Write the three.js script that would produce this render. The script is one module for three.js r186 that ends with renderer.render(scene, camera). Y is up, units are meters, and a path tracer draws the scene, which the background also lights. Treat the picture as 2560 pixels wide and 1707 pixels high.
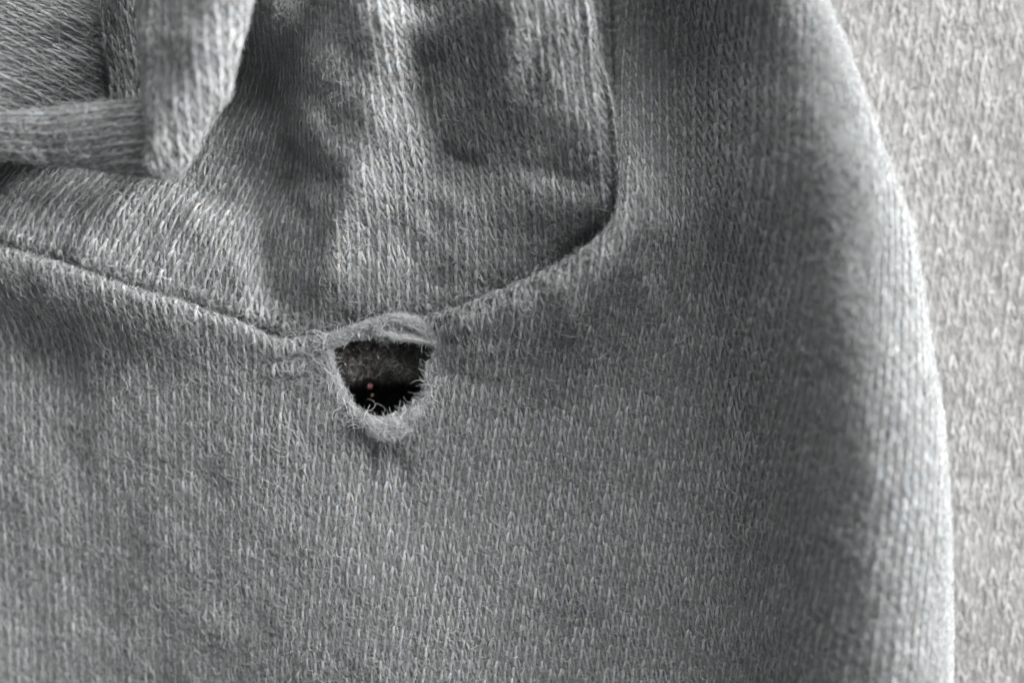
import * as THREE from 'three';
import { mergeGeometries } from 'three/addons/utils/BufferGeometryUtils.js';
import { RectAreaLightUniformsLib } from 'three/addons/lights/RectAreaLightUniformsLib.js';

// ------------------------------------------------------------------ camera, light, exposure
// One unit of the plan below (U) is 0.03 mm: the picture is about 77 mm wide where it is in focus.
const U = 3e-5, HC = 2667, CX = 1280, CY = 853.5;
const scene = new THREE.Scene();
const camera = new THREE.PerspectiveCamera(2 * Math.atan(CY / HC) * 180 / Math.PI, 1.5, 0.004, 10);
camera.up.set(0, 0, -1);
camera.position.set(0, HC * U, 0);
camera.lookAt(0, 0, 0);
camera.focus = (HC - 40) * U;
camera.userData.fStop = 10.5;

const renderer = new THREE.WebGLRenderer({ antialias: true });
renderer.setSize(1024, 682);
renderer.toneMapping = THREE.LinearToneMapping;
renderer.toneMappingExposure = 1.0;
renderer.shadowMap.enabled = true;
scene.background = new THREE.Color(0.30, 0.305, 0.311);          // the dim room round the table

RectAreaLightUniformsLib.init();
function windowLight(label, at, w, h, radiance) {
  const key = new THREE.RectAreaLight(new THREE.Color(1.0, 0.997, 0.985), radiance, w, h);
  key.position.set(...at); key.lookAt(0, 0, 0); key.castShadow = true; scene.add(key);
  const pane = new THREE.Mesh(new THREE.BoxGeometry(w, h, 0.01), new THREE.MeshStandardMaterial({ color: 0x222222, emissive: 0xffffff, emissiveIntensity: 1 }));
  pane.name = scene.getObjectByName('window_pane') ? 'window_pane_001' : 'window_pane';
  pane.position.set(...at).multiplyScalar(1.02); pane.lookAt(0, 0, 0);
  pane.userData = { label, category: 'window' };
  scene.add(pane);
}
// the cloth is lit from low on the right (bright far side of the ridge, dark near side) and more softly from the top of the picture
windowLight('low bright window beyond the right side of the cloth', [0.60, 0.165, -0.12], 0.6, 0.26, 41);
windowLight('softer window beyond the upper edge of the cloth', [0.21, 0.30, -0.50], 0.7, 0.4, 8.2);

// ------------------------------------------------------------------ tools
let seed = 20240611;
const rnd = () => { seed = (seed + 0x6D2B79F5) | 0; let t = Math.imul(seed ^ (seed >>> 15), 1 | seed); t = (t + Math.imul(t ^ (t >>> 7), 61 | t)) ^ t; return ((t ^ (t >>> 14)) >>> 0) / 4294967296; };
const gauss = () => (rnd() + rnd() + rnd() + rnd() - 2) * 1.73;
const lerp = (a, b, t) => a + (b - a) * t, clamp = (x, a, b) => Math.min(b, Math.max(a, x));
const smooth = (a, b, x) => { const t = clamp((x - a) / (b - a), 0, 1); return t * t * (3 - 2 * t); };
const hash = (x, y) => { let h = (Math.imul(x | 0, 374761393) + Math.imul(y | 0, 668265263)) | 0; h = Math.imul(h ^ (h >>> 13), 1274126177); return ((h ^ (h >>> 16)) >>> 0) / 4294967296; };
const noise = (x, y) => { const i = Math.floor(x), j = Math.floor(y), u = x - i, v = y - j, a = u * u * (3 - 2 * u), b = v * v * (3 - 2 * v); return lerp(lerp(hash(i, j), hash(i + 1, j), a), lerp(hash(i, j + 1), hash(i + 1, j + 1), a), b) * 2 - 1; };
// a place seen at (px, py) of the 2560 x 1707 photograph and lying h above the focal plane -> its place on the plan
const plan = (px, py, h = 0) => [(px - CX) * (1 - h / HC), (py - CY) * (1 - h / HC)];

function thinPlate(points) {            // smooth sheet through points [px, py, h]
  const P = points.map(([x, y, h]) => [...plan(x, y, h).map((v) => v / 500), h]), n = P.length, m = n + 3;
  const K = (r2) => (r2 < 1e-12 ? 0 : 0.5 * r2 * Math.log(r2));
  const A = P.map((p, i) => { const r = new Float64Array(m + 1); P.forEach((q, j) => { r[j] = K((p[0] - q[0]) ** 2 + (p[1] - q[1]) ** 2); }); r[i] += 0.004; r[n] = 1; r[n + 1] = p[0]; r[n + 2] = p[1]; r[m] = p[2]; return r; });
  for (let k = 0; k < 3; k++) { const r = new Float64Array(m + 1); P.forEach((p, j) => { r[j] = k ? p[k - 1] : 1; }); A.push(r); }
  for (let c = 0; c < m; c++) {
    let b = c; for (let r = c + 1; r < m; r++) if (Math.abs(A[r][c]) > Math.abs(A[b][c])) b = r;
    [A[c], A[b]] = [A[b], A[c]];
    for (let r = c + 1; r < m; r++) { const f = A[r][c] / A[c][c]; if (f) for (let k = c; k <= m; k++) A[r][k] -= f * A[c][k]; }
  }
  const w = new Float64Array(m);
  for (let r = m - 1; r >= 0; r--) { let s = A[r][m]; for (let k = r + 1; k < m; k++) s -= A[r][k] * w[k]; w[r] = s / A[r][r]; }
  return (X, Y) => { const x = X / 500, y = Y / 500; let s = w[n] + w[n + 1] * x + w[n + 2] * y; for (let j = 0; j < n; j++) s += w[j] * K((x - P[j][0]) ** 2 + (y - P[j][1]) ** 2); return s; };
}
function creased(list) {                              // narrow folds: [px, py, px, py, height, half width], below or above the sheet
  const L = list.map(([a, b, c, d, h, w]) => [...plan(a, b), ...plan(c, d), h, w]);
  return (X, Y) => { let s = 0; for (const [a, b, c, d, h, w] of L) { const ex = c - a, ey = d - b, t = clamp(((X - a) * ex + (Y - b) * ey) / (ex * ex + ey * ey), 0, 1), q = ((X - a - t * ex) ** 2 + (Y - b - t * ey) ** 2) / (w * w); if (q < 9) s += h * Math.exp(-q) * Math.sin(Math.PI * clamp(0.12 + 0.76 * t, 0, 1)); } return s; };
}
function rastered(f, x0, x1, y0, y1, step = 12) {   // the same sheet read from a grid
  const nx = Math.ceil((x1 - x0) / step) + 3, ny = Math.ceil((y1 - y0) / step) + 3, g = new Float32Array(nx * ny);
  for (let j = 0; j < ny; j++) for (let i = 0; i < nx; i++) g[j * nx + i] = f(x0 + i * step, y0 + j * step);
  return (X, Y) => { const u = clamp((X - x0) / step, 0, nx - 2.001), v = clamp((Y - y0) / step, 0, ny - 2.001), i = u | 0, j = v | 0, a = u - i, b = v - j, k = j * nx + i; return lerp(lerp(g[k], g[k + 1], a), lerp(g[k + nx], g[k + nx + 1], a), b); };
}
function curve2(points, closed, per = 4) {          // rounded outline of plan points
  const c = new THREE.CatmullRomCurve3(points.map(([x, y, h]) => { const p = plan(x, y, h); return new THREE.Vector3(p[0], p[1], 0); }), closed, 'centripetal');
  return c.getPoints(points.length * per).map((p) => [p.x, p.y]);
}
function outline(poly) {                             // signed distance (inside > 0) and the nearest point of a closed outline
  const n = poly.length;
  return (X, Y) => {
    let best = 1e18, bx = 0, by = 0, inside = false;
    for (let i = 0, j = n - 1; i < n; j = i++) {
      const [ax, ay] = poly[j], [cx, cy] = poly[i], ex = cx - ax, ey = cy - ay;
      const t = clamp(((X - ax) * ex + (Y - ay) * ey) / (ex * ex + ey * ey || 1), 0, 1), qx = ax + t * ex, qy = ay + t * ey, d = (X - qx) ** 2 + (Y - qy) ** 2;
      if (d < best) { best = d; bx = qx; by = qy; }
      if ((ay > Y) !== (cy > Y) && X < (ex * (Y - ay)) / ey + ax) inside = !inside;
    }
    const d = Math.sqrt(best);
    return [inside ? d : -d, bx, by];
  };
}

// ------------------------------------------------------------------ knit: one stitch is a loop of yarn
const STITCH_KINDS = 8;
function stitchGeometry(kind) {
  const SEG = 36, SIDE = 11, pos = [], col = [], idx = [];
  const k1 = 0.07 * gauss(), k2 = 0.07 * gauss(), k3 = 0.06 * gauss(), thick = 1 + 0.08 * gauss(), ph = rnd() * 6.28;
  const centre = (t) => {
    const s = Math.sin((t + Math.PI) / 2) ** 2;      // zero where the loop joins its neighbours
    let x = t / (2 * Math.PI) + 0.015 * Math.sin(2 * t), y = 0.72 * Math.cos(t), z = -0.19 * Math.tanh(2.2 * Math.cos(2 * t));
    z += 0.21 * Math.sin(-t) * s;                     // one leg stands prouder than the other
    x += -0.22 * y + s * (k1 * Math.sin(t * 2 + ph) + 0.03 * Math.sin(3 * t + ph));
    y += s * k2; z += s * k3;
    return new THREE.Vector3(x, y, z);
  };
  const strand = Array.from({ length: SIDE }, () => Math.exp(0.2 * gauss()));
  for (let i = 0; i <= SEG; i++) {
    const t = -Math.PI + (2 * Math.PI * i) / SEG, c = centre(t), T = centre(t + 0.01).sub(centre(t - 0.01)).normalize();
    const N = new THREE.Vector3(0, 0, 1).addScaledVector(T, -T.z).normalize(), B = new THREE.Vector3().crossVectors(T, N);
    for (let s = 0; s < SIDE; s++) {
      const a = (2 * Math.PI * s) / SIDE + t * 1.1;
      const r = 0.165 * thick * (1 - 0.2 * Math.sin(t)) * (1 + 0.12 * Math.sin(3 * (a - 1.6 * t) + ph) + 0.2 * noise(s * 3.1 + kind * 17, i * 0.7));
      const p = c.clone().addScaledVector(N, Math.cos(a) * r).addScaledVector(B, Math.sin(a) * r);
      pos.push(p.x, p.y, p.z);
      const v = clamp(strand[s] * (1 + 0.3 * noise(i * 0.6 + kind * 9, s * 5.7)), 0.35, 2.2);
      col.push(v, v, v);
    }
  }
  for (let i = 0; i < SEG; i++) for (let s = 0; s < SIDE; s++) { const a = i * SIDE + s, b = i * SIDE + (s + 1) % SIDE; idx.push(a, a + SIDE, b, b, a + SIDE, b + SIDE); }
  const g = new THREE.BufferGeometry();
  g.setAttribute('position', new THREE.Float32BufferAttribute(pos, 3)); g.setAttribute('color', new THREE.Float32BufferAttribute(col, 3));
  g.setIndex(idx); g.computeVertexNormals();
  return g;
}
const stitches = Array.from({ length: STITCH_KINDS }, (_, k) => stitchGeometry(k));

function strandGeometry(points, radius, sides = 3) {   // a thin tapering fibre
  const c = new THREE.CatmullRomCurve3(points), n = points.length * (sides > 3 ? 4 : 2), pos = [], idx = [];
  for (let i = 0; i <= n; i++) {
    const t = i / n, p = c.getPoint(t), T = c.getTangent(t), N = new THREE.Vector3(0.03, 0.02, 1).addScaledVector(T, -T.z).normalize(), B = new THREE.Vector3().crossVectors(T, N);
    const r = radius * (0.35 + 0.65 * Math.sin(Math.PI * clamp(t, 0.04, 0.96)) ** 0.5);
    for (let s = 0; s < sides; s++) { const a = (6.283 * s) / sides, q = p.clone().addScaledVector(N, Math.cos(a) * r).addScaledVector(B, Math.sin(a) * r); pos.push(q.x, q.y, q.z); }
  }
  for (let i = 0; i < n; i++) for (let s = 0; s < sides; s++) { const a = i * sides + s, b = i * sides + (s + 1) % sides; idx.push(a, a + sides, b, b, a + sides, b + sides); }
  const g = new THREE.BufferGeometry(); g.setAttribute('position', new THREE.Float32BufferAttribute(pos, 3)); g.setIndex(idx); g.computeVertexNormals(); return g;
}
const FIBRE_KINDS = 7;
const fibres = Array.from({ length: FIBRE_KINDS }, (_, k) => {
  const bend = (k % 2 ? 1 : -1) * (0.12 + 0.5 * rnd()), n = 4, pts = [];
  for (let i = 0; i <= n; i++) { const t = i / n - 0.5; pts.push(new THREE.Vector3(t + 0.05 * gauss(), bend * (t * t - 0.12) + 0.06 * gauss(), 0.10 * Math.sin(t * 5 + k) + 0.05 * gauss())); }
  return strandGeometry(pts, 0.009);
});

// ------------------------------------------------------------------ materials: undyed; the far cloth is lightened to carry its brighter light
const mat = (c, o = {}) => new THREE.MeshStandardMaterial({ color: new THREE.Color().setRGB(...c), roughness: 1, ...o });
const yarn = mat([0.243, 0.250, 0.253], { vertexColors: true }), backing = mat([0.215, 0.221, 0.224]), fuzz = mat([0.315, 0.323, 0.326]);
const litYarn = mat([0.325, 0.321, 0.319], { vertexColors: true }), litBacking = mat([0.335, 0.331, 0.329]), litFuzz = mat([0.33, 0.326, 0.324]);  // lighter copy of the grey knit: brighter light put into the colour
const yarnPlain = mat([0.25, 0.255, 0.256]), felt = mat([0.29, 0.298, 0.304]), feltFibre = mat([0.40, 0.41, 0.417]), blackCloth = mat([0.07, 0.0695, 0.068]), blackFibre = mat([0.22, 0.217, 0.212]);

function tag(o, label, category, group, kind) { if (label) o.userData.label = label; if (category) o.userData.category = category; if (group) o.userData.group = group; if (kind) o.userData.kind = kind; return o; }
const shade = (o) => { o.castShadow = true; o.receiveShadow = true; return o; };
const names = new Map();
const numbered = (name) => { const n = names.get(name) ?? 0; names.set(name, n + 1); return n ? name + '_' + String(n).padStart(3, '0') : name; };
function part(name, geometry, material, parent) { const m = shade(new THREE.Mesh(geometry, material)); m.name = parent === scene ? numbered(name) : name; parent.add(m); return m; }

// ------------------------------------------------------------------ a sheet of knit
/* base(X, Y): height of the sheet. edge: its outline; there the cloth turns down on a radius R through `turn` radians and then hangs `drop` further.
   wale(X, Y): lean of the ribs from the picture's upright (radians, + leans right). keep(X, Y, d): where there is cloth. */
function sheet({ base, edge, R = 45, turn = 2.4, drop = 0, wale, pitch = 25, course = 28, anchor, span, rows, keep = () => true }) {
  const at = (X, Y) => {
    if (!edge) return [X, Y, base(X, Y)];
    const [d, qx, qy] = edge(X, Y);
    if (d >= R) return [X, Y, base(X, Y)];
    const r = R, a = (r - d) / r, len = Math.max(1e-6, Math.abs(d)), s = d >= 0 ? 1 : -1, nx = (s * (X - qx)) / len, ny = (s * (Y - qy)) / len;   // inward
    const fx = qx + nx * r, fy = qy + ny * r, h = base(fx, fy), aa = Math.min(a, turn), more = (a - aa) * r;
    const out = r * Math.sin(aa) + more * Math.cos(turn), down = r * (1 - Math.cos(aa)) + more * Math.sin(turn);
    return [fx - nx * out, fy - ny * out, h - down];
  };
  const far = edge ? -(turn - 1) * R - drop : -1e9;
  const alive = (X, Y) => { const d = edge ? edge(X, Y)[0] : 1e9; return d > far && keep(X, Y, d); };
  const step = (p, dx, dy, want) => { const q = at(p[0], p[1]), e = 4, r = at(p[0] + dx * e, p[1] + dy * e), k = clamp(Math.hypot(r[0] - q[0], r[1] - q[1], r[2] - q[2]) / e, 0.6, 4), m = want / k; return [p[0] + dx * m, p[1] + dy * m]; };
  const columns = new Map();
  const line = (sign) => { let p = anchor.slice(), i = 0; for (;;) { if (sign > 0 || i > 0) columns.set(sign * i, { start: p.slice(), cells: new Map() }); const t = wale(p[0], p[1]); p = step(p, sign * Math.cos(t), sign * Math.sin(t), pitch); i++; if (p[0] < span[0] || p[0] > span[1] || i > 200) break; } };
  line(1); line(-1);
  for (const [i, c] of columns) for (const sign of [1, -1]) {
    const slip = course * (0.55 * hash(i, 77) + 0.13 * i) % course, lean = wale(c.start[0], c.start[1]);
    let p = step(c.start, Math.sin(lean), -Math.cos(lean), slip), j = 0, gone = 0;
    for (;;) {
      const ok = alive(p[0], p[1]);
      if (ok) { gone = 0; if (sign > 0 || j > 0) c.cells.set(sign * j, { p: p.slice(), q: at(p[0], p[1]) }); } else if (edge && edge(p[0], p[1])[0] < far - 30 && j > 2) break;
      const t = wale(p[0], p[1]); p = step(p, sign * Math.sin(t), -sign * Math.cos(t), course); j++;
      if (p[1] < rows[0] || p[1] > rows[1] || p[0] < span[0] - 300 || p[0] > span[1] + 300 || j > 200) break;
    }
  }
  const cell = (i, j) => columns.get(i)?.cells.get(j);
  const list = [];
  for (const [i, c] of columns) for (const [j, s] of c.cells) {
    const l = cell(i - 1, j) ?? s, r = cell(i + 1, j) ?? s, u = cell(i, j + 1) ?? s, d = cell(i, j - 1) ?? s;
    if (l === r || u === d) continue;
    const sub = (a, b, k) => new THREE.Vector3(a.q[0] - b.q[0], a.q[2] - b.q[2], a.q[1] - b.q[1]).divideScalar(k);
    const du = sub(r, l, (l !== s) + (r !== s)), dv = sub(u, d, (u !== s) + (d !== s));
    if (du.length() > 5 * pitch || dv.length() > 3.0 * course) continue;
    du.addScaledVector(dv, -du.dot(dv) / dv.lengthSq());
    const n = new THREE.Vector3().crossVectors(du, dv).normalize();
    if (!Number.isFinite(n.x)) continue;
    s.du = du; s.dv = dv; s.n = n; s.o = new THREE.Vector3(s.q[0], s.q[2], s.q[1]); s.i = i; s.j = j; list.push(s);
  }
  return { list, cell, columns, pitch, course };
}

function backingMesh(k, hole, deep = 0.2) {
  const id = new Map(), pos = [], idx = [], sink = deep * k.pitch;
  const put = (v) => { pos.push(v.x * U, v.y * U, v.z * U); return pos.length / 3 - 1; };
  const low = (s) => s.low ??= s.o.clone().addScaledVector(s.n, -sink);
  for (const s of k.list) id.set(s, put(low(s)));
  for (const s of k.list) {
    const a = s, b = k.cell(s.i + 1, s.j), c = k.cell(s.i + 1, s.j + 1), d = k.cell(s.i, s.j + 1);
    if (!b?.n || !c?.n || !d?.n) continue;
    if (low(a).distanceTo(low(c)) > 110 || low(b).distanceTo(low(d)) > 110) continue;
    if (hole && [a, b, c, d].some((e) => hole(e.o.x, e.o.z)[0] > -30)) {
      const N = 7, g = [];
      for (let v = 0; v <= N; v++) for (let u = 0; u <= N; u++) g.push(low(a).clone().lerp(low(b), u / N).lerp(low(d).clone().lerp(low(c), u / N), v / N));
      const at = g.map((p) => (hole(p.x, p.z)[0] > 3 ? -1 : put(p)));
      for (let v = 0; v < N; v++) for (let u = 0; u < N; u++) { const q = [at[v * (N + 1) + u], at[v * (N + 1) + u + 1], at[(v + 1) * (N + 1) + u + 1], at[(v + 1) * (N + 1) + u]]; if (q.every((e) => e >= 0)) idx.push(q[0], q[1], q[2], q[0], q[2], q[3]); }
    } else idx.push(id.get(a), id.get(b), id.get(c), id.get(a), id.get(c), id.get(d));
  }
  const g = new THREE.BufferGeometry(); g.setAttribute('position', new THREE.Float32BufferAttribute(pos, 3)); g.setIndex(idx); g.computeVertexNormals(); return g;
}
function instanced(name, geometry, material, places, parent) {
  if (!places.length) return;
  const m = new THREE.InstancedMesh(geometry, material, places.length), c = new THREE.Color();
  places.forEach(([matrix, t, warm], k) => { m.setMatrixAt(k, matrix); m.setColorAt(k, c.setRGB(t * (1 + warm), t, t * (1 - warm))); });
  m.name = name; m.userData.kind = 'stuff'; shade(m); parent.add(m);
}
function knit(name, parent, k, { mats, density = 9, length = 60, lift = 0.34, hole, tone = 1, relief = 0.56, calm = 1, sink = 0.2 }) {
  const root = part(name, backingMesh(k, hole, sink), mats[1], parent);
  const buckets = stitches.map(() => []), hairs = fibres.map(() => []);
  const M = (x, y, z, o) => new THREE.Matrix4().makeBasis(x.multiplyScalar(U), y.multiplyScalar(U), z.multiplyScalar(U)).setPosition(o.multiplyScalar(U));
  for (const s of k.list) {
    const slub = 0.07 * noise(s.i * 0.21 + 40, s.j * 1.7 + 11) + 0.07 * noise(s.i * 0.07, s.j * 0.09 + 70) + 0.09 * noise(s.i * 1.31 + 5, s.j * 0.06);
    const t = tone * Math.exp(calm * (slub + 0.065 * gauss()));
    const e = s.n.clone().multiplyScalar(k.pitch * relief), w = 0.018 * calm * gauss();
    const place = [M(s.du.clone(), s.dv.clone(), e.clone(), s.o.clone().addScaledVector(s.n, 0.04 * k.pitch * gauss()).addScaledVector(s.du, 0.05 * gauss()).addScaledVector(s.dv, 0.045 * gauss())), t, w];
    if (!hole || hole(s.o.x, s.o.z)[0] < -4) buckets[(rnd() * STITCH_KINDS) | 0].push(place);
    else continue;
    const count = density * 3.8 * (0.5 + rnd());
    for (let f = 0; f < count; f++) {
      const a = rnd() * 6.283, brief = f > density * 0.6, L = brief ? 18 + 24 * rnd() : length * (0.4 + 0.9 * rnd() * rnd()), x = s.du.clone().normalize(), y = new THREE.Vector3().crossVectors(s.n, x);
      const tilt = (brief ? 0.3 : 0.16) * gauss(), d = x.clone().multiplyScalar(Math.cos(a)).addScaledVector(y, Math.sin(a)).addScaledVector(s.n, tilt).normalize();
      const up = s.n.clone().addScaledVector(y, 0.5 * gauss()).addScaledVector(d, 0), b = new THREE.Vector3().crossVectors(up, d).normalize(), c = new THREE.Vector3().crossVectors(d, b);
      const o = s.o.clone().addScaledVector(s.du, rnd() - 0.5).addScaledVector(s.dv, rnd() - 0.5).addScaledVector(s.n, relief * k.pitch * (0.08 + lift * rnd() * (0.4 + rnd())));
      hairs[(rnd() * FIBRE_KINDS) | 0].push([M(d.multiplyScalar(L), b.multiplyScalar(L), c.multiplyScalar(L), o), tone * Math.min(1.5, Math.exp(calm * 0.33 * gauss())), 0.02 * gauss()]);
    }
  }
  buckets.forEach((b, i) => instanced('knit_stitches', stitches[i], mats[0], b, root));
  hairs.forEach((b, i) => instanced('surface_fibres', fibres[i], mats[2], b, root));
  return root;
}
const grey = [yarn, backing, fuzz];
const rad = (d) => (d * Math.PI) / 180;

const rimFibres = fibres.map(() => []);
function hair(o, d, up, L, t) { const b = new THREE.Vector3().crossVectors(up, d).normalize(), c = new THREE.Vector3().crossVectors(d, b); rimFibres[(rnd() * FIBRE_KINDS) | 0].push([new THREE.Matrix4().makeBasis(d.clone().multiplyScalar(L * U), b.multiplyScalar(L * U), c.multiplyScalar(L * U)).setPosition(o.clone().multiplyScalar(U)), t, 0.02 * gauss()]); }
function felted(points, closed, name, parent, material, hairs, reach) {        // points: [px, py, h, radius]
  const pts = points.map(([x, y, h]) => { const p = plan(x, y, h); return new THREE.Vector3(p[0], h, p[1]); });
  const c = new THREE.CatmullRomCurve3(pts, closed), SEG = points.length * 10, SIDE = 14, pos = [], idx = [], n = points.length;
  const radius = (t) => { const u = t * (closed ? n : n - 1), i = Math.floor(u) % n, j = (i + 1) % n; return lerp(points[i][3], points[Math.min(j, closed ? j : n - 1)][3], u - Math.floor(u)); };
  for (let i = 0; i <= SEG; i++) {
    const t = i / SEG, p = c.getPoint(t), T = c.getTangent(t), N = new THREE.Vector3(0, 1, 0).addScaledVector(T, -T.y).normalize(), B = new THREE.Vector3().crossVectors(T, N);
    const tip = closed ? 1 : Math.sqrt(Math.max(0.02, 1 - (2 * t - 1) ** 8));
    for (let s = 0; s < SIDE; s++) {
      const a = (6.283 * s) / SIDE, r = radius(t) * tip * (1 + 0.4 * noise(i * 0.13, n + 3) + 0.25 * noise(i * 0.5, s * 0.9 + 50) + 0.12 * noise(i * 1.3 + 9, s * 2.1));
      const d = N.clone().multiplyScalar(Math.cos(a)).addScaledVector(B, Math.sin(a)), q = p.clone().addScaledVector(d, r);
      pos.push(q.x * U, q.y * U, q.z * U);
      for (let k = 0; k < hairs; k++) if (rnd() < 0.7) {
        const e = 0.55 * gauss() + (rnd() < 0.5 ? Math.PI : 0), f = T.clone().multiplyScalar(Math.cos(e)).addScaledVector(new THREE.Vector3().crossVectors(d, T), Math.sin(e)).addScaledVector(d, 0.2 * gauss()).normalize();
        hair(q.clone().addScaledVector(d, 1 + 3 * rnd()).addScaledVector(T, 6 * gauss()), f, d.clone().addScaledVector(T, 0.01), reach * (0.4 + 0.8 * rnd()), Math.exp(0.3 * gauss()));
      }
    }
  }
  for (let i = 0; i < SEG; i++) for (let s = 0; s < SIDE; s++) { const a = i * SIDE + s, b = i * SIDE + (s + 1) % SIDE; idx.push(a, b, a + SIDE, b, b + SIDE, a + SIDE); }
  const g = new THREE.BufferGeometry(); g.setAttribute('position', new THREE.Float32BufferAttribute(pos, 3)); g.setIndex(idx); g.computeVertexNormals();
  return part(name, g, material, parent);
}
// ------------------------------------------------------------------ the garment
const garment = new THREE.Group(); garment.name = numbered('knit_garment'); scene.add(garment);
tag(garment, 'crumpled grey jersey knit garment with a frayed hole below its folds', 'clothing');

const holeEdge = [[829, 862], [859, 853], [891, 845], [936, 838], [971, 838], [1010, 841], [1051, 849], [1086, 866], [1086, 886], [1073, 908], [1063, 940], [1062, 970], [1051, 998], [1028, 1018], [1000, 1032], [971, 1041], [939, 1039], [907, 1030], [879, 1005], [859, 970], [845, 938], [832, 905]];
const holePoly = curve2(holeEdge, true), hole = outline(holePoly);

const lip = [[11, 622, 99], [115, 652, 99], [214, 680, 94], [268, 702, 84], [364, 733, 74], [459, 759, 56], [517, 778, 40], [593, 806, 24], [670, 843, 16], [727, 853, 6], [765, 848, 6], [830, 840, 8], [880, 822, 12], [942, 801, 16], [997, 787, 19], [1068, 792, 4], [1145, 774, 32], [1243, 733, 68], [1287, 716, 82], [1353, 689, 104], [1435, 645, 119], [1496, 600, 129], [1536, 550, 131], [1550, 490, 118], [1549, 400, 92], [1546, 307, 28], [1549, 219, -50], [1546, 100, -90], [1546, 0, -100]];
{ // front panel: lip over the crease, hollow, high ridge on the right
  const creases = creased([[620, 905, 815, 890, -11, 15], [660, 965, 830, 930, -9, 14], [640, 935, 800, 912, 7, 12], [1100, 925, 1280, 965, -9, 16], [1110, 880, 1300, 870, 8, 18], [925, 1095, 905, 1290, -6, 22], [990, 1090, 1020, 1240, -4, 18], [958, 1100, 965, 1240, 7, 14], [1560, 640, 1640, 800, 12, 30], [1480, 760, 1560, 980, -8, 40], [300, 1150, 620, 1240, -8, 50], [1250, 1250, 1330, 1600, 8, 60], [1110, 822, 1300, 755, 16, 30], [1290, 758, 1440, 690, 20, 32], [1430, 698, 1530, 610, 20, 32], [1520, 620, 1590, 490, 18, 34]]);
  const base = thinPlate([...lip.map(([x, y, h]) => [x, y, h + 6]),
    [-200, 560, 95], [1546, -200, -110], [-200, 700, 40],
    [0, 685, 92], [130, 715, 84], [280, 758, 68], [450, 815, 42], [-60, 760, -22], [60, 790, -27], [170, 815, -26], [300, 855, -22], [450, 892, -14], [600, 925, -8], [720, 940, -5], [830, 960, 0], [800, 880, 5],
    [1080, 930, 8], [1110, 860, 22], [960, 1075, 12], [860, 1020, 4],
    [1170, 800, 74], [1290, 760, 104], [1400, 710, 130], [1500, 645, 145], [1260, 890, 24], [1400, 850, 44], [1555, 755, 54], [1600, 560, 120], [1630, 620, 60], [1600, 470, 100], [1665, 480, 5], [1640, 380, -10], [1640, 250, -60], [1620, 120, -100], [1620, 0, -112], [1250, 990, 2], [1450, 940, 6], [1640, 790, 0],
    [1680, 60, -95], [1730, 400, -60], [1740, 700, -40], [1700, 1000, -32], [1660, 1300, -22], [1640, 1600, -12], [1640, 1800, -8],
    [1950, -150, -60], [2300, -150, -60], [1950, 150, -60], [2300, 150, -60], [1950, 450, -30], [2300, 450, -30], [1950, 750, -30], [2300, 750, -30], [1950, 1050, -15], [2300, 1050, -15], [1950, 1350, -15], [2300, 1350, -15], [1950, 1650, -15], [2300, 1650, -15], [1950, 1850, -15], [2300, 1850, -15],
    [-150, 1800, -225], [300, 1800, -180], [700, 1800, -70], [1000, 1800, 0], [1300, 1800, 0], [-100, 1300, -165], [0, 1000, -105], [300, 1000, -60], [300, 1300, -110], [600, 1200, -35], [600, 1500, -65], [900, 1200, -22], [955, 1135, -34], [970, 1220, -24], [1100, 1060, -4], [1300, 1100, 0], [1300, 1400, 5], [1000, 1450, 0], [700, 1050, -5],
  ]);
  // the ridge: a long round fold whose far side drops to the cloth below
  const rim2 = curve2([[1960, -400, 210], [2040, -160, 210], [2105, 0, 210], [2160, 130, 210], [2250, 400, 210], [2300, 600, 210], [2343, 850, 210], [2372, 1100, 210], [2386, 1400, 210], [2390, 1707, 210], [2390, 2200, 210]], false, 6);
  const rimX = (Y) => { for (let i = 1; i < rim2.length; i++) if (Y < rim2[i][1]) { const [ax, ay] = rim2[i - 1], [bx, by] = rim2[i]; return lerp(ax, bx, (Y - ay) / (by - ay)); } return rim2.at(-1)[0]; };
  const wide = (Y) => lerp(0.66, 1, smooth(-853, -250, Y)), crestX = (Y) => rimX(Y) - 220 * wide(Y);
  const HIGH = 368, near = (u) => (u < 150 ? (u * u) / 168 : u < 215 ? 133.9 + (u - 150) * 1.786 : HIGH - (HIGH - 250) * Math.exp(-((u - 215) * 1.786) / (HIGH - 250)));
  const beyond = (e) => (e < 150 ? (e * e) / 310 : e < 210 ? 72.6 + 0.968 * (e - 150) + ((e - 150) ** 2) / 78 : 176.8 + 2.5 * (e - 210));
  const raw = rastered(base, -1700, 1500, -1300, 1300);
  const fall = (X, Y) => {
    const e = (X - crestX(Y)) / wide(Y) + 12 * noise(Y / 260, 4), tall = lerp(1, 0.93, smooth(300, 900, Y));
    return raw(X, Y) + creases(X, Y) + tall * (HIGH - (e < 0 ? near(-e) : beyond(e)));
  };
  const wavy = (X, Y) => fall(X, Y) + 4 * noise(X / 70 + 3, Y / 90) + 5 * noise(X / 210, Y / 190 + 8);
  const poly = curve2([[-300, 530, 90], ...lip, [1546, -150, -110], [1546, -500, -110], [3600, -500, 0], [3600, 2400, 0], [-700, 2400, 0], [-700, 480, 0]], true, 5);
  const edge = outline(poly);
  const wale = (X, Y) => rad(lerp(1, 9, smooth(-1100, 100, X)) - 3 * smooth(300, 900, X) - 7 * smooth(200, -700, Y) * smooth(100, 400, X));
  const k = sheet({ base: wavy, edge, R: 13, turn: 2.0, drop: 70, wale, pitch: 23, course: 26.5, anchor: [-20, 420], span: [-1560, 1180], rows: [-1080, 1080], keep: (X, Y) => X < crestX(Y) + 430 && hole(X, Y)[0] < 12 });
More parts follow.
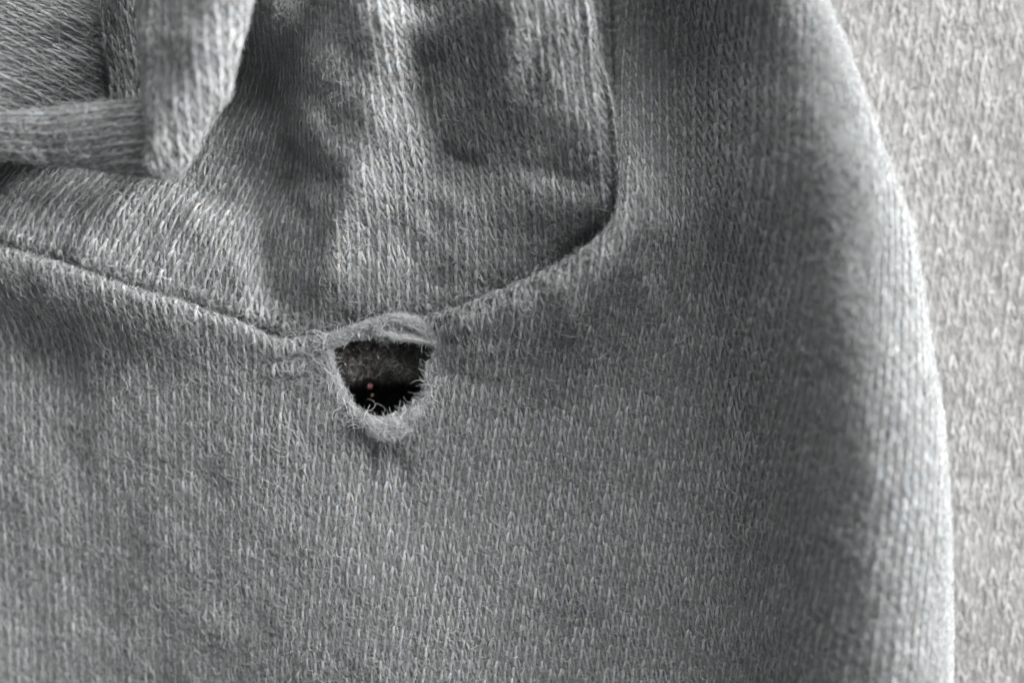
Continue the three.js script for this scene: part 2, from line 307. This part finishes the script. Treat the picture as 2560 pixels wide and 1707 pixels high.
  const p = knit('front_panel', garment, k, { mats: grey, hole, density: 10, length: 62 });
  tag(p, 'lower cloth panel with the torn hole and the bright ridge');
}

{ // panel above the crease, tucked under the lip
  const edgePts = [[-300, 530, 67], [-60, 588, 67], [11, 604, 67], [115, 634, 67], [214, 662, 62], [268, 684, 57], [364, 715, 47], [459, 741, 37], [517, 760, 29], [593, 788, 17], [670, 818, -23], [765, 846, -43], [830, 836, -40], [880, 820, -37], [942, 800, -33], [997, 788, -30], [1066, 786, -25], [1143, 768, -15], [1241, 727, 0], [1351, 682, 20], [1433, 639, 30], [1494, 594, 40], [1532, 556, 62], [1543, 500, 75], [1545, 411, 74], [1539, 329, 100], [1519, 219, 133], [1498, 137, 155], [1480, 27, 174], [1468, -20, 181], [1440, -150, 192], [1430, -500, 192]];
  const base = thinPlate([
    [-200, 480, 85], [0, 500, 85], [0, 595, 92], [130, 520, 90], [130, 630, 88], [214, 640, 84], [300, 500, 80], [310, 685, 74], [400, 600, 70], [420, 720, 58], [500, 750, 42], [580, 780, 22], [600, 690, 35], [600, 560, 35], [500, 470, 20], [660, 820, -22], [760, 845, -25], [880, 815, -18], [300, 455, 10], [0, 425, 10], [420, 430, 5], [300, 380, -40], [0, 350, -40],
    [610, 430, -25], [690, 300, -45], [730, 440, -60], [680, 160, -20], [700, 0, 150], [688, 75, 90], [720, -100, 180], [760, 0, 128], [640, 300, -40], [560, 350, -20],
    [955, 33, 182], [900, 33, 162], [1010, 33, 159], [947, 140, 145], [890, 150, 123], [1000, 150, 126], [935, 300, 115], [878, 300, 90], [988, 310, 87], [908, 450, 108], [850, 430, 70], [962, 460, 66], [868, 580, 82], [810, 560, 45], [928, 590, 45], [838, 680, 52], [785, 680, 18], [892, 700, 24], [955, -150, 200], [820, 40, 132], [815, 180, 102], [800, 300, 66], [760, 390, 5], [730, 250, 10], [675, 560, 5], [640, 620, 22], [672, 720, -15],
    [1040, 0, 76], [1050, 150, 55], [1060, 300, 18], [1060, 420, 10], [1000, 540, 30],
    [1150, 395, -10], [1130, 250, 44], [1200, 400, 18],
    [1150, 0, 118], [1230, 0, 174], [1310, 0, 196], [1400, 0, 204], [1470, 0, 194], [1190, 180, 92], [1270, 180, 141], [1400, 200, 164], [1490, 190, 157], [1300, 400, 67], [1450, 400, 111], [1535, 400, 111], [1530, 300, 141],
    [1200, 540, 40], [1350, 535, 72], [1470, 510, 95], [1540, 490, 100], [1100, 700, 5], [1250, 660, 20], [1320, 640, 22], [1400, 610, 28], [1470, 585, 40], [1000, 780, -12], [940, 690, 25], [1150, 770, 2], [1353, 680, 38],
    [1470, -200, 196], [1300, -200, 200], [900, -200, 141], [715, -200, 190], [0, 0, 60], [0, -200, 60], [400, 200, 0], [300, 0, 30]]);
  const raw = rastered(base, -1700, 500, -1300, 300);
  const creases = creased([[680, 335, 850, 465, -26, 30], [655, 545, 674, 735, -13, 24], [1110, 372, 1220, 428, -30, 26], [1015, 10, 1075, 330, -22, 34], [755, 120, 715, 420, -26, 40], [1250, 110, 1185, 330, -18, 30], [1320, 430, 1490, 470, -16, 30], [470, 465, 620, 530, -18, 32], [905, 470, 812, 705, 24, 20], [958, -40, 935, 300, 6, 22], [1300, 60, 1270, 250, 14, 34], [760, 250, 830, 380, 14, 26], [700, 480, 790, 560, -16, 24], [180, 560, 330, 600, -10, 30], [1060, 470, 1190, 520, 12, 30], [600, 640, 640, 780, 12, 24], [1180, 742, 1345, 680, -20, 26], [1330, 686, 1510, 575, -28, 30]]);
  const wavy = (X, Y) => raw(X, Y) + creases(X, Y) + 8 * noise(X / 60 + 30, Y / 75 + 9) + 13 * noise(X / 150 + 5, Y / 130 + 77);
  const poly = curve2([...edgePts, [-700, -500, 60], [-700, 500, 30]], true, 5), edge = outline(poly);
  const wale = (X, Y) => rad(lerp(26, 2, smooth(-800, -420, X)) - 9 * smooth(-100, -500, Y) * smooth(-500, -300, X));
  const tl = plan(338, 300, 40);
  const k = sheet({ base: wavy, edge, R: 20, turn: 1.7, drop: 150, wale, pitch: 24.5, course: 26.5, anchor: [-60, -160], span: [-1500, 420], rows: [-1100, 60], keep: (X, Y, d) => !(X < tl[0] && Y < tl[1]) && (d > -30 || X > 40) && hole(X, Y)[0] < -14 && Y < 40 });
  const p = knit('upper_panel', garment, k, { mats: grey, density: 10, length: 60 });
  tag(p, 'rumpled panel above the dark crease, swelling to a rounded right edge');
}

{ // dark valley floor beside the upper panel's right edge
  const base = thinPlate([[1380, 0, -150], [1480, 0, -140], [1546, 0, -165], [1580, 0, -210], [1380, 200, -90], [1500, 200, -85], [1548, 200, -130], [1590, 200, -170], [1450, 330, -20], [1546, 330, -60], [1590, 330, -100], [1380, -200, -150], [1550, -200, -165], [1500, 450, 0], [1590, 450, -20]]);
  const k = sheet({ base, wale: () => rad(-2), pitch: 25, course: 28, anchor: [170, -700], span: [60, 330], rows: [-1100, -400] });
  tag(knit('fold_floor', garment, k, { mats: grey, density: 8, length: 60 }), 'shadowed cloth at the bottom of the narrow slit');
}

{ // folded flap at the upper left: an upright limb in front of a level band
  const poly = curve2([[326, -400, 280], [328, -100, 280], [329, 0, 280], [333, 77, 280], [341, 153, 280], [346, 230, 280], [352, 275, 278], [360, 318, 275], [358, 360, 270], [352, 394, 265], [356, 416, 262], [374, 429, 262], [400, 430, 262], [428, 416, 260], [459, 383, 256], [497, 328, 248], [536, 283, 242], [566, 245, 238], [584, 191, 232], [602, 140, 225], [628, 70, 205], [654, 0, 185], [676, -90, 165], [690, -400, 150]], true, 4);
  const base = thinPlate([[329, -200, 235], [330, 0, 235], [335, 120, 240], [346, 240, 248], [366, 320, 258], [360, 420, 265], [400, 0, 275], [400, 150, 280], [400, 300, 288], [400, 400, 282], [470, 0, 315], [470, 150, 318], [460, 300, 312], [540, 0, 342], [540, 120, 338], [530, 250, 318], [600, 0, 345], [590, 120, 330], [640, 10, 330], [670, -60, 325], [400, -200, 275], [540, -200, 345], [690, -200, 330]]);
  const wavy = (X, Y) => base(X, Y) + 5 * noise(X / 50, Y / 60 + 4) + 8 * noise(X / 110 + 9, Y / 100);
  const k = sheet({ base: wavy, edge: outline(poly), R: 60, turn: 2.6, drop: 10, wale: (X, Y) => rad(lerp(-2, 4, smooth(-600, -900, X))), pitch: 25.5, course: 28, anchor: [-740, -520], span: [-1000, -440], rows: [-1100, -280] });
  tag(knit('flap_limb', garment, k, { mats: grey, density: 7, length: 55 }), 'upright limb of the raised fold, rounded at its lower end');

  const inner = curve2([[372, -400, 240], [373, -100, 240], [374, 150, 240], [384, 300, 240], [386, 360, 240], [402, 352, 240], [430, 300, 240], [462, 220, 240], [495, 120, 240], [518, 0, 240], [535, -200, 240], [540, -400, 240]], true, 3);  // hidden sheet added under the limb to keep light from leaking through
  const k3 = sheet({ base: (X, Y) => base(X, Y) - 62, edge: outline(inner), R: 16, turn: 1.57, drop: 300, wale: () => 0, pitch: 26, course: 28, anchor: [-740, -520], span: [-1000, -440], rows: [-1100, -280] });
  tag(knit('fold_light_block', garment, k3, { mats: grey, density: 4, length: 45 }), 'unseen sheet added inside the raised fold to stop light leaking under it');

  const poly2 = curve2([[-500, 300, 205], [-90, 292, 205], [0, 283, 205], [77, 274, 210], [191, 263, 215], [268, 255, 215], [340, 248, 220], [420, 262, 220], [430, 340, 205], [400, 420, 193], [363, 434, 190], [325, 433, 187], [230, 417, 180], [115, 406, 175], [0, 392, 170], [-90, 386, 165], [-500, 382, 165]], true, 4);
  const base2 = thinPlate([[-300, 300, 205], [-90, 300, 210], [0, 290, 215], [110, 280, 220], [268, 260, 225], [400, 250, 220], [-90, 340, 205], [0, 340, 210], [150, 340, 220], [300, 335, 230], [400, 335, 225], [-90, 380, 165], [0, 388, 170], [115, 400, 177], [230, 412, 183], [325, 428, 190], [400, 420, 195], [-300, 380, 165], [70, 365, 205], [200, 380, 215], [300, 395, 220]]);
  const k2 = sheet({ base: base2, edge: outline(poly2), R: 34, turn: 2.6, drop: 10, wale: (X, Y) => rad(84 + 10 * smooth(-950, -1150, X)), pitch: 21, course: 27, anchor: [-970, -460], span: [-2000, 2000], rows: [-640, -330], keep: (X) => X > -1500 && X < -760 });
  tag(knit('flap_band', garment, k2, { mats: grey, density: 7, length: 55 }), 'level band of the raised fold with ribs running along it');
}

{ // inside of the fold, seen through its opening
  const base = thinPlate([[-150, 0, 120], [-150, 300, 150], [0, 0, 60], [0, 130, 120], [0, 260, 130], [80, 60, 60], [90, 180, 90], [100, 280, 90], [150, 0, -20], [165, 120, 0], [180, 260, 20], [185, 40, 10], [200, 150, 10], [215, 250, 0],
    [330, 0, -160], [330, 250, -170], [400, 0, -180], [400, 300, -180], [200, 330, 0], [0, 330, 120], [0, -200, 40], [190, -200, -40], [330, -200, -160]]);
  const pleat = thinPlate([[183, -100, 72], [192, 0, 62], [204, 110, 48], [217, 200, 26], [230, 290, 0], [220, -100, 66], [228, 0, 52], [236, 110, 34], [244, 200, 6], [262, 0, 22], [266, 110, 0], [268, 200, -28], [300, 0, -14], [300, 110, -40], [300, 200, -66], [340, 0, -60], [340, 200, -110]]);
  const k = sheet({ base, wale: () => rad(-62), pitch: 25, course: 28, anchor: [-1120, -660], span: [-1900, -700], rows: [-1100, -440], keep: (X, Y) => X > -1500 && X < -850 && Y < -450 });
  tag(knit('fold_lining', garment, k, { mats: grey, density: 8, length: 75 }), 'shaded inner cloth inside the fold');
  const k2 = sheet({ base: pleat, wale: () => 0, pitch: 23, course: 28, anchor: [-1016, -700], span: [-1024, -780], rows: [-1100, -440], keep: (X, Y) => X < -935 && Y < -450 });
  const pl = tag(knit('fold_pleat', garment, k2, { mats: grey, density: 4, length: 45 }), 'narrow pleat inside the fold, dark on its right');
  
}

// ------------------------------------------------------------------ frayed edge of the hole
const rim = felted([[824, 862, 2, 7.7], [857, 847, 6, 6.3], [891, 838, 10, 6.3], [930, 833, 12, 5.6], [960, 834, 14, 4.9], [1010, 836, 16, 4.9], [1055, 845, 16, 5.6], [1094, 866, 14, 7.0], [1094, 888, 10, 4], [1082, 910, 8, 4], [1072, 942, 6, 4], [1071, 974, 6, 4], [1059, 1006, 8, 8.2], [1036, 1030, 12, 10.2], [1004, 1049, 16, 11.5], [971, 1060, 16, 12.9], [934, 1058, 14, 12.2], [897, 1040, 8, 8.8], [872, 1010, 4, 5.4], [853, 974, 2, 4.5], [838, 940, 2, 4.5], [825, 906, 2, 4.5]], true, 'hole_rim', garment, felt, 2, 34);
tag(rim, 'pale felted rim round the hole');
felted([[954, 838, 16, 4], [946, 822, 20, 5.5], [958, 806, 20, 6], [985, 799, 20, 6.5], [1022, 805, 20, 9], [1055, 822, 18, 9.5], [1082, 846, 14, 6], [1100, 862, 12, 4]], false, 'frayed_roll', garment, felt, 4, 40);
felted([[930, 1072, 16, 9], [955, 1082, 18, 13], [985, 1084, 16, 12], [1010, 1072, 14, 8]], false, 'frayed_roll', garment, felt, 3, 40);
felted([[800, 858, 6, 8], [840, 846, 12, 10], [880, 828, 16, 9], [925, 812, 18, 9]], false, 'frayed_roll', garment, felt, 3, 36);
felted([[966, 836, 30, 3], [985, 843, 32, 3.2], [1012, 845, 32, 2.8], [1045, 850, 30, 3.2], [1075, 856, 26, 2.6], [1108, 862, 20, 2.2]], false, 'loose_thread', garment, mat([0.62, 0.6, 0.57]), 0.3, 30);
// long wisps hanging into the hole and lying on the cloth round it
for (let i = 0; i < 220; i++) {                       // fibres drawn out of the cloth at the left of the hole
  const px = 640 + 190 * Math.sqrt(rnd()), py = 905 + 45 * gauss() + (px - 830) * 0.12, q = plan(px, py, 8);
  hair(new THREE.Vector3(q[0], 14 + 8 * rnd(), q[1]), new THREE.Vector3(1, 0.08 * gauss(), 0.3 * gauss()).normalize(), new THREE.Vector3(0.01, 1, 0.02), 24 + 34 * rnd(), Math.exp(0.2 * gauss()) * 0.75);
}
for (let i = 0; i < 360; i++) {
  const k = (rnd() * holePoly.length) | 0, [x, y] = holePoly[k], a = rnd() * 6.283, o = 10 + 24 * rnd();
  const dir = new THREE.Vector3(Math.cos(a), 0.25 * gauss(), Math.sin(a)).normalize(), cx = plan(955, 940)[0], cy = plan(955, 940)[1], len = Math.hypot(x - cx, y - cy);
  hair(new THREE.Vector3(x + ((x - cx) / len) * (o - 3), 10 + 14 * rnd(), y + ((y - cy) / len) * (o - 3)), dir, new THREE.Vector3(0.02, 1, 0.01), 30 + 45 * rnd(), Math.exp(0.25 * gauss()) * 1.1);
}
rimFibres.forEach((b, i) => instanced('frayed_fibres', fibres[i], feltFibre, b, rim));
function wisp(points, radius) { return strandGeometry(points.map(([x, y, h]) => { const p = plan(x, y, h); return new THREE.Vector3(p[0] * U, h * U, p[1] * U); }), radius * U, 4); }
const wispMat = mat([0.27, 0.27, 0.27]);
for (const w of [
  [[905, 1022, 10], [925, 1026, -10], [938, 1012, -30], [932, 1002, -40], [918, 996, -45]],
  [[938, 1008, -30], [950, 1012, -35], [962, 1022, -30], [958, 1034, -20]],
  [[885, 1014, 5], [900, 1016, 0], [908, 1030, 4], [922, 1036, 10]],
]) part('frayed_wisp', wisp(w, 0.9), wispMat, garment);

{ // the table everything lies on
  const t = shade(new THREE.Mesh(new THREE.BoxGeometry(0.9, 0.02, 0.7), mat([0.05, 0.048, 0.046], { roughness: 0.7 })));
  t.name = 'table_top'; t.position.y = -0.01 - 420 * U; t.userData.kind = 'structure'; scene.add(t);
}
// ------------------------------------------------------------------ flat cloth beyond the ridge, grey knit lightened as if better lit
const behind = new THREE.Group(); behind.name = numbered('knit_cloth'); scene.add(behind);
tag(behind, 'grey knit cloth lying flat beyond the bright ridge, brighter light put into its colour', 'fabric');
{
  const base = (X, Y) => -215 + 3 * noise(X / 300, Y / 260);
  const k = sheet({ base, wale: () => rad(8), pitch: 26.5, course: 29.5, anchor: [1150, 0], span: [540, 1850], rows: [-1250, 1250], keep: (X) => X > 540 && X < 1750 });
  knit('cloth_sheet', behind, k, { mats: [litYarn, litBacking, litFuzz], density: 7, length: 32, relief: 0.1, calm: 0.3, sink: 0.03 });
}

// ------------------------------------------------------------------ black cloth under the hole
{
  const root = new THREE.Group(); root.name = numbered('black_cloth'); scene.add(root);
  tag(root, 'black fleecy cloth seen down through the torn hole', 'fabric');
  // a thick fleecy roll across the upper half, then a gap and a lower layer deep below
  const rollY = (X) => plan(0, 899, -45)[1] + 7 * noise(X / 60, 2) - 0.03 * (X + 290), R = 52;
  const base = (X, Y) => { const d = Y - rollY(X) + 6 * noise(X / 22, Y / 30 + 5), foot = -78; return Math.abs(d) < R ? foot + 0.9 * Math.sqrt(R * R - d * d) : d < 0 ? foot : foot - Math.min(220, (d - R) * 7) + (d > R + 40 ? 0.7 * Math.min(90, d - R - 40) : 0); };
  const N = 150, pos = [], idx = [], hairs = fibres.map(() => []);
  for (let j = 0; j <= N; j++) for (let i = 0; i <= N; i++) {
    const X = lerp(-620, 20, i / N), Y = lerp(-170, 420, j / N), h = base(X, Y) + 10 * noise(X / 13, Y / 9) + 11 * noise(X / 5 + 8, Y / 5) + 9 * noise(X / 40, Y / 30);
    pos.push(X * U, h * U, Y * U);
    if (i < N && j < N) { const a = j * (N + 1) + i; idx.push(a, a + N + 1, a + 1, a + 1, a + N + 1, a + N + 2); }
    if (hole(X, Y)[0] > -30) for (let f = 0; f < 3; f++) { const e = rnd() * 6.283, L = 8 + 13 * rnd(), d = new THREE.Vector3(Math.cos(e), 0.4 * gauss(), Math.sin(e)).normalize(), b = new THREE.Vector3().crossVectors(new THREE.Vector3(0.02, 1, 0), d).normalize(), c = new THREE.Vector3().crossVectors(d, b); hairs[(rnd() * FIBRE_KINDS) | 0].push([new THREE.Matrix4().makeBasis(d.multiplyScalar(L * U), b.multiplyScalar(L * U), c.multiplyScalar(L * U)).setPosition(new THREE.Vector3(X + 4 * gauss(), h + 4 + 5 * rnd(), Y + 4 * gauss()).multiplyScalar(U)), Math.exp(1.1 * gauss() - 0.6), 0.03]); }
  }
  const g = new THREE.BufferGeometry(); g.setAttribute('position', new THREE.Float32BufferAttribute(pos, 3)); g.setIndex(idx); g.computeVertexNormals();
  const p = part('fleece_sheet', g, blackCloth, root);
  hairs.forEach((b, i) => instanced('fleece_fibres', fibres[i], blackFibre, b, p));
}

// ------------------------------------------------------------------ specks of lint and a stray fibre
function speck(px, py, h, r, color, label, group) {
  const g = new THREE.IcosahedronGeometry(1, 3), p = g.attributes.position;
  for (let i = 0; i < p.count; i++) { const x = p.getX(i), y = p.getY(i), z = p.getZ(i), k = r * U * (1 + 0.3 * noise(x * 2.3 + px, y * 2.3 + z * 1.7) + 0.15 * noise(x * 6 + z, y * 6 + py)); p.setXYZ(i, x * k, y * k * 0.9, z * k); }
  g.computeVertexNormals();
  const m = part('lint_speck', g, mat(color), scene), q = plan(px, py, h); m.position.set(q[0] * U, h * U, q[1] * U);
  return tag(m, label, 'lint', group);
}
speck(924, 965, -62, 7, [0.42, 0.17, 0.19], 'pink ball of lint inside the torn hole');
speck(930, 988, -80, 4, [0.36, 0.25, 0.11], 'tiny yellow speck just below the pink lint in the hole');
{
  const m = part('stray_fibre', wisp([[186, 1560, -168], [215, 1570, -163], [236, 1584, -163], [242, 1602, -163], [262, 1616, -168], [280, 1626, -168], [310, 1622, -170], [340, 1620, -173], [362, 1634, -176], [382, 1655, -178], [395, 1685, -180], [412, 1712, -182], [420, 1740, -182]], 1.0), mat([0.4, 0.4, 0.395]), scene);
  tag(m, 'long pale stray fibre curving over the cloth at the lower left', 'fibre');
}
renderer.render(scene, camera);
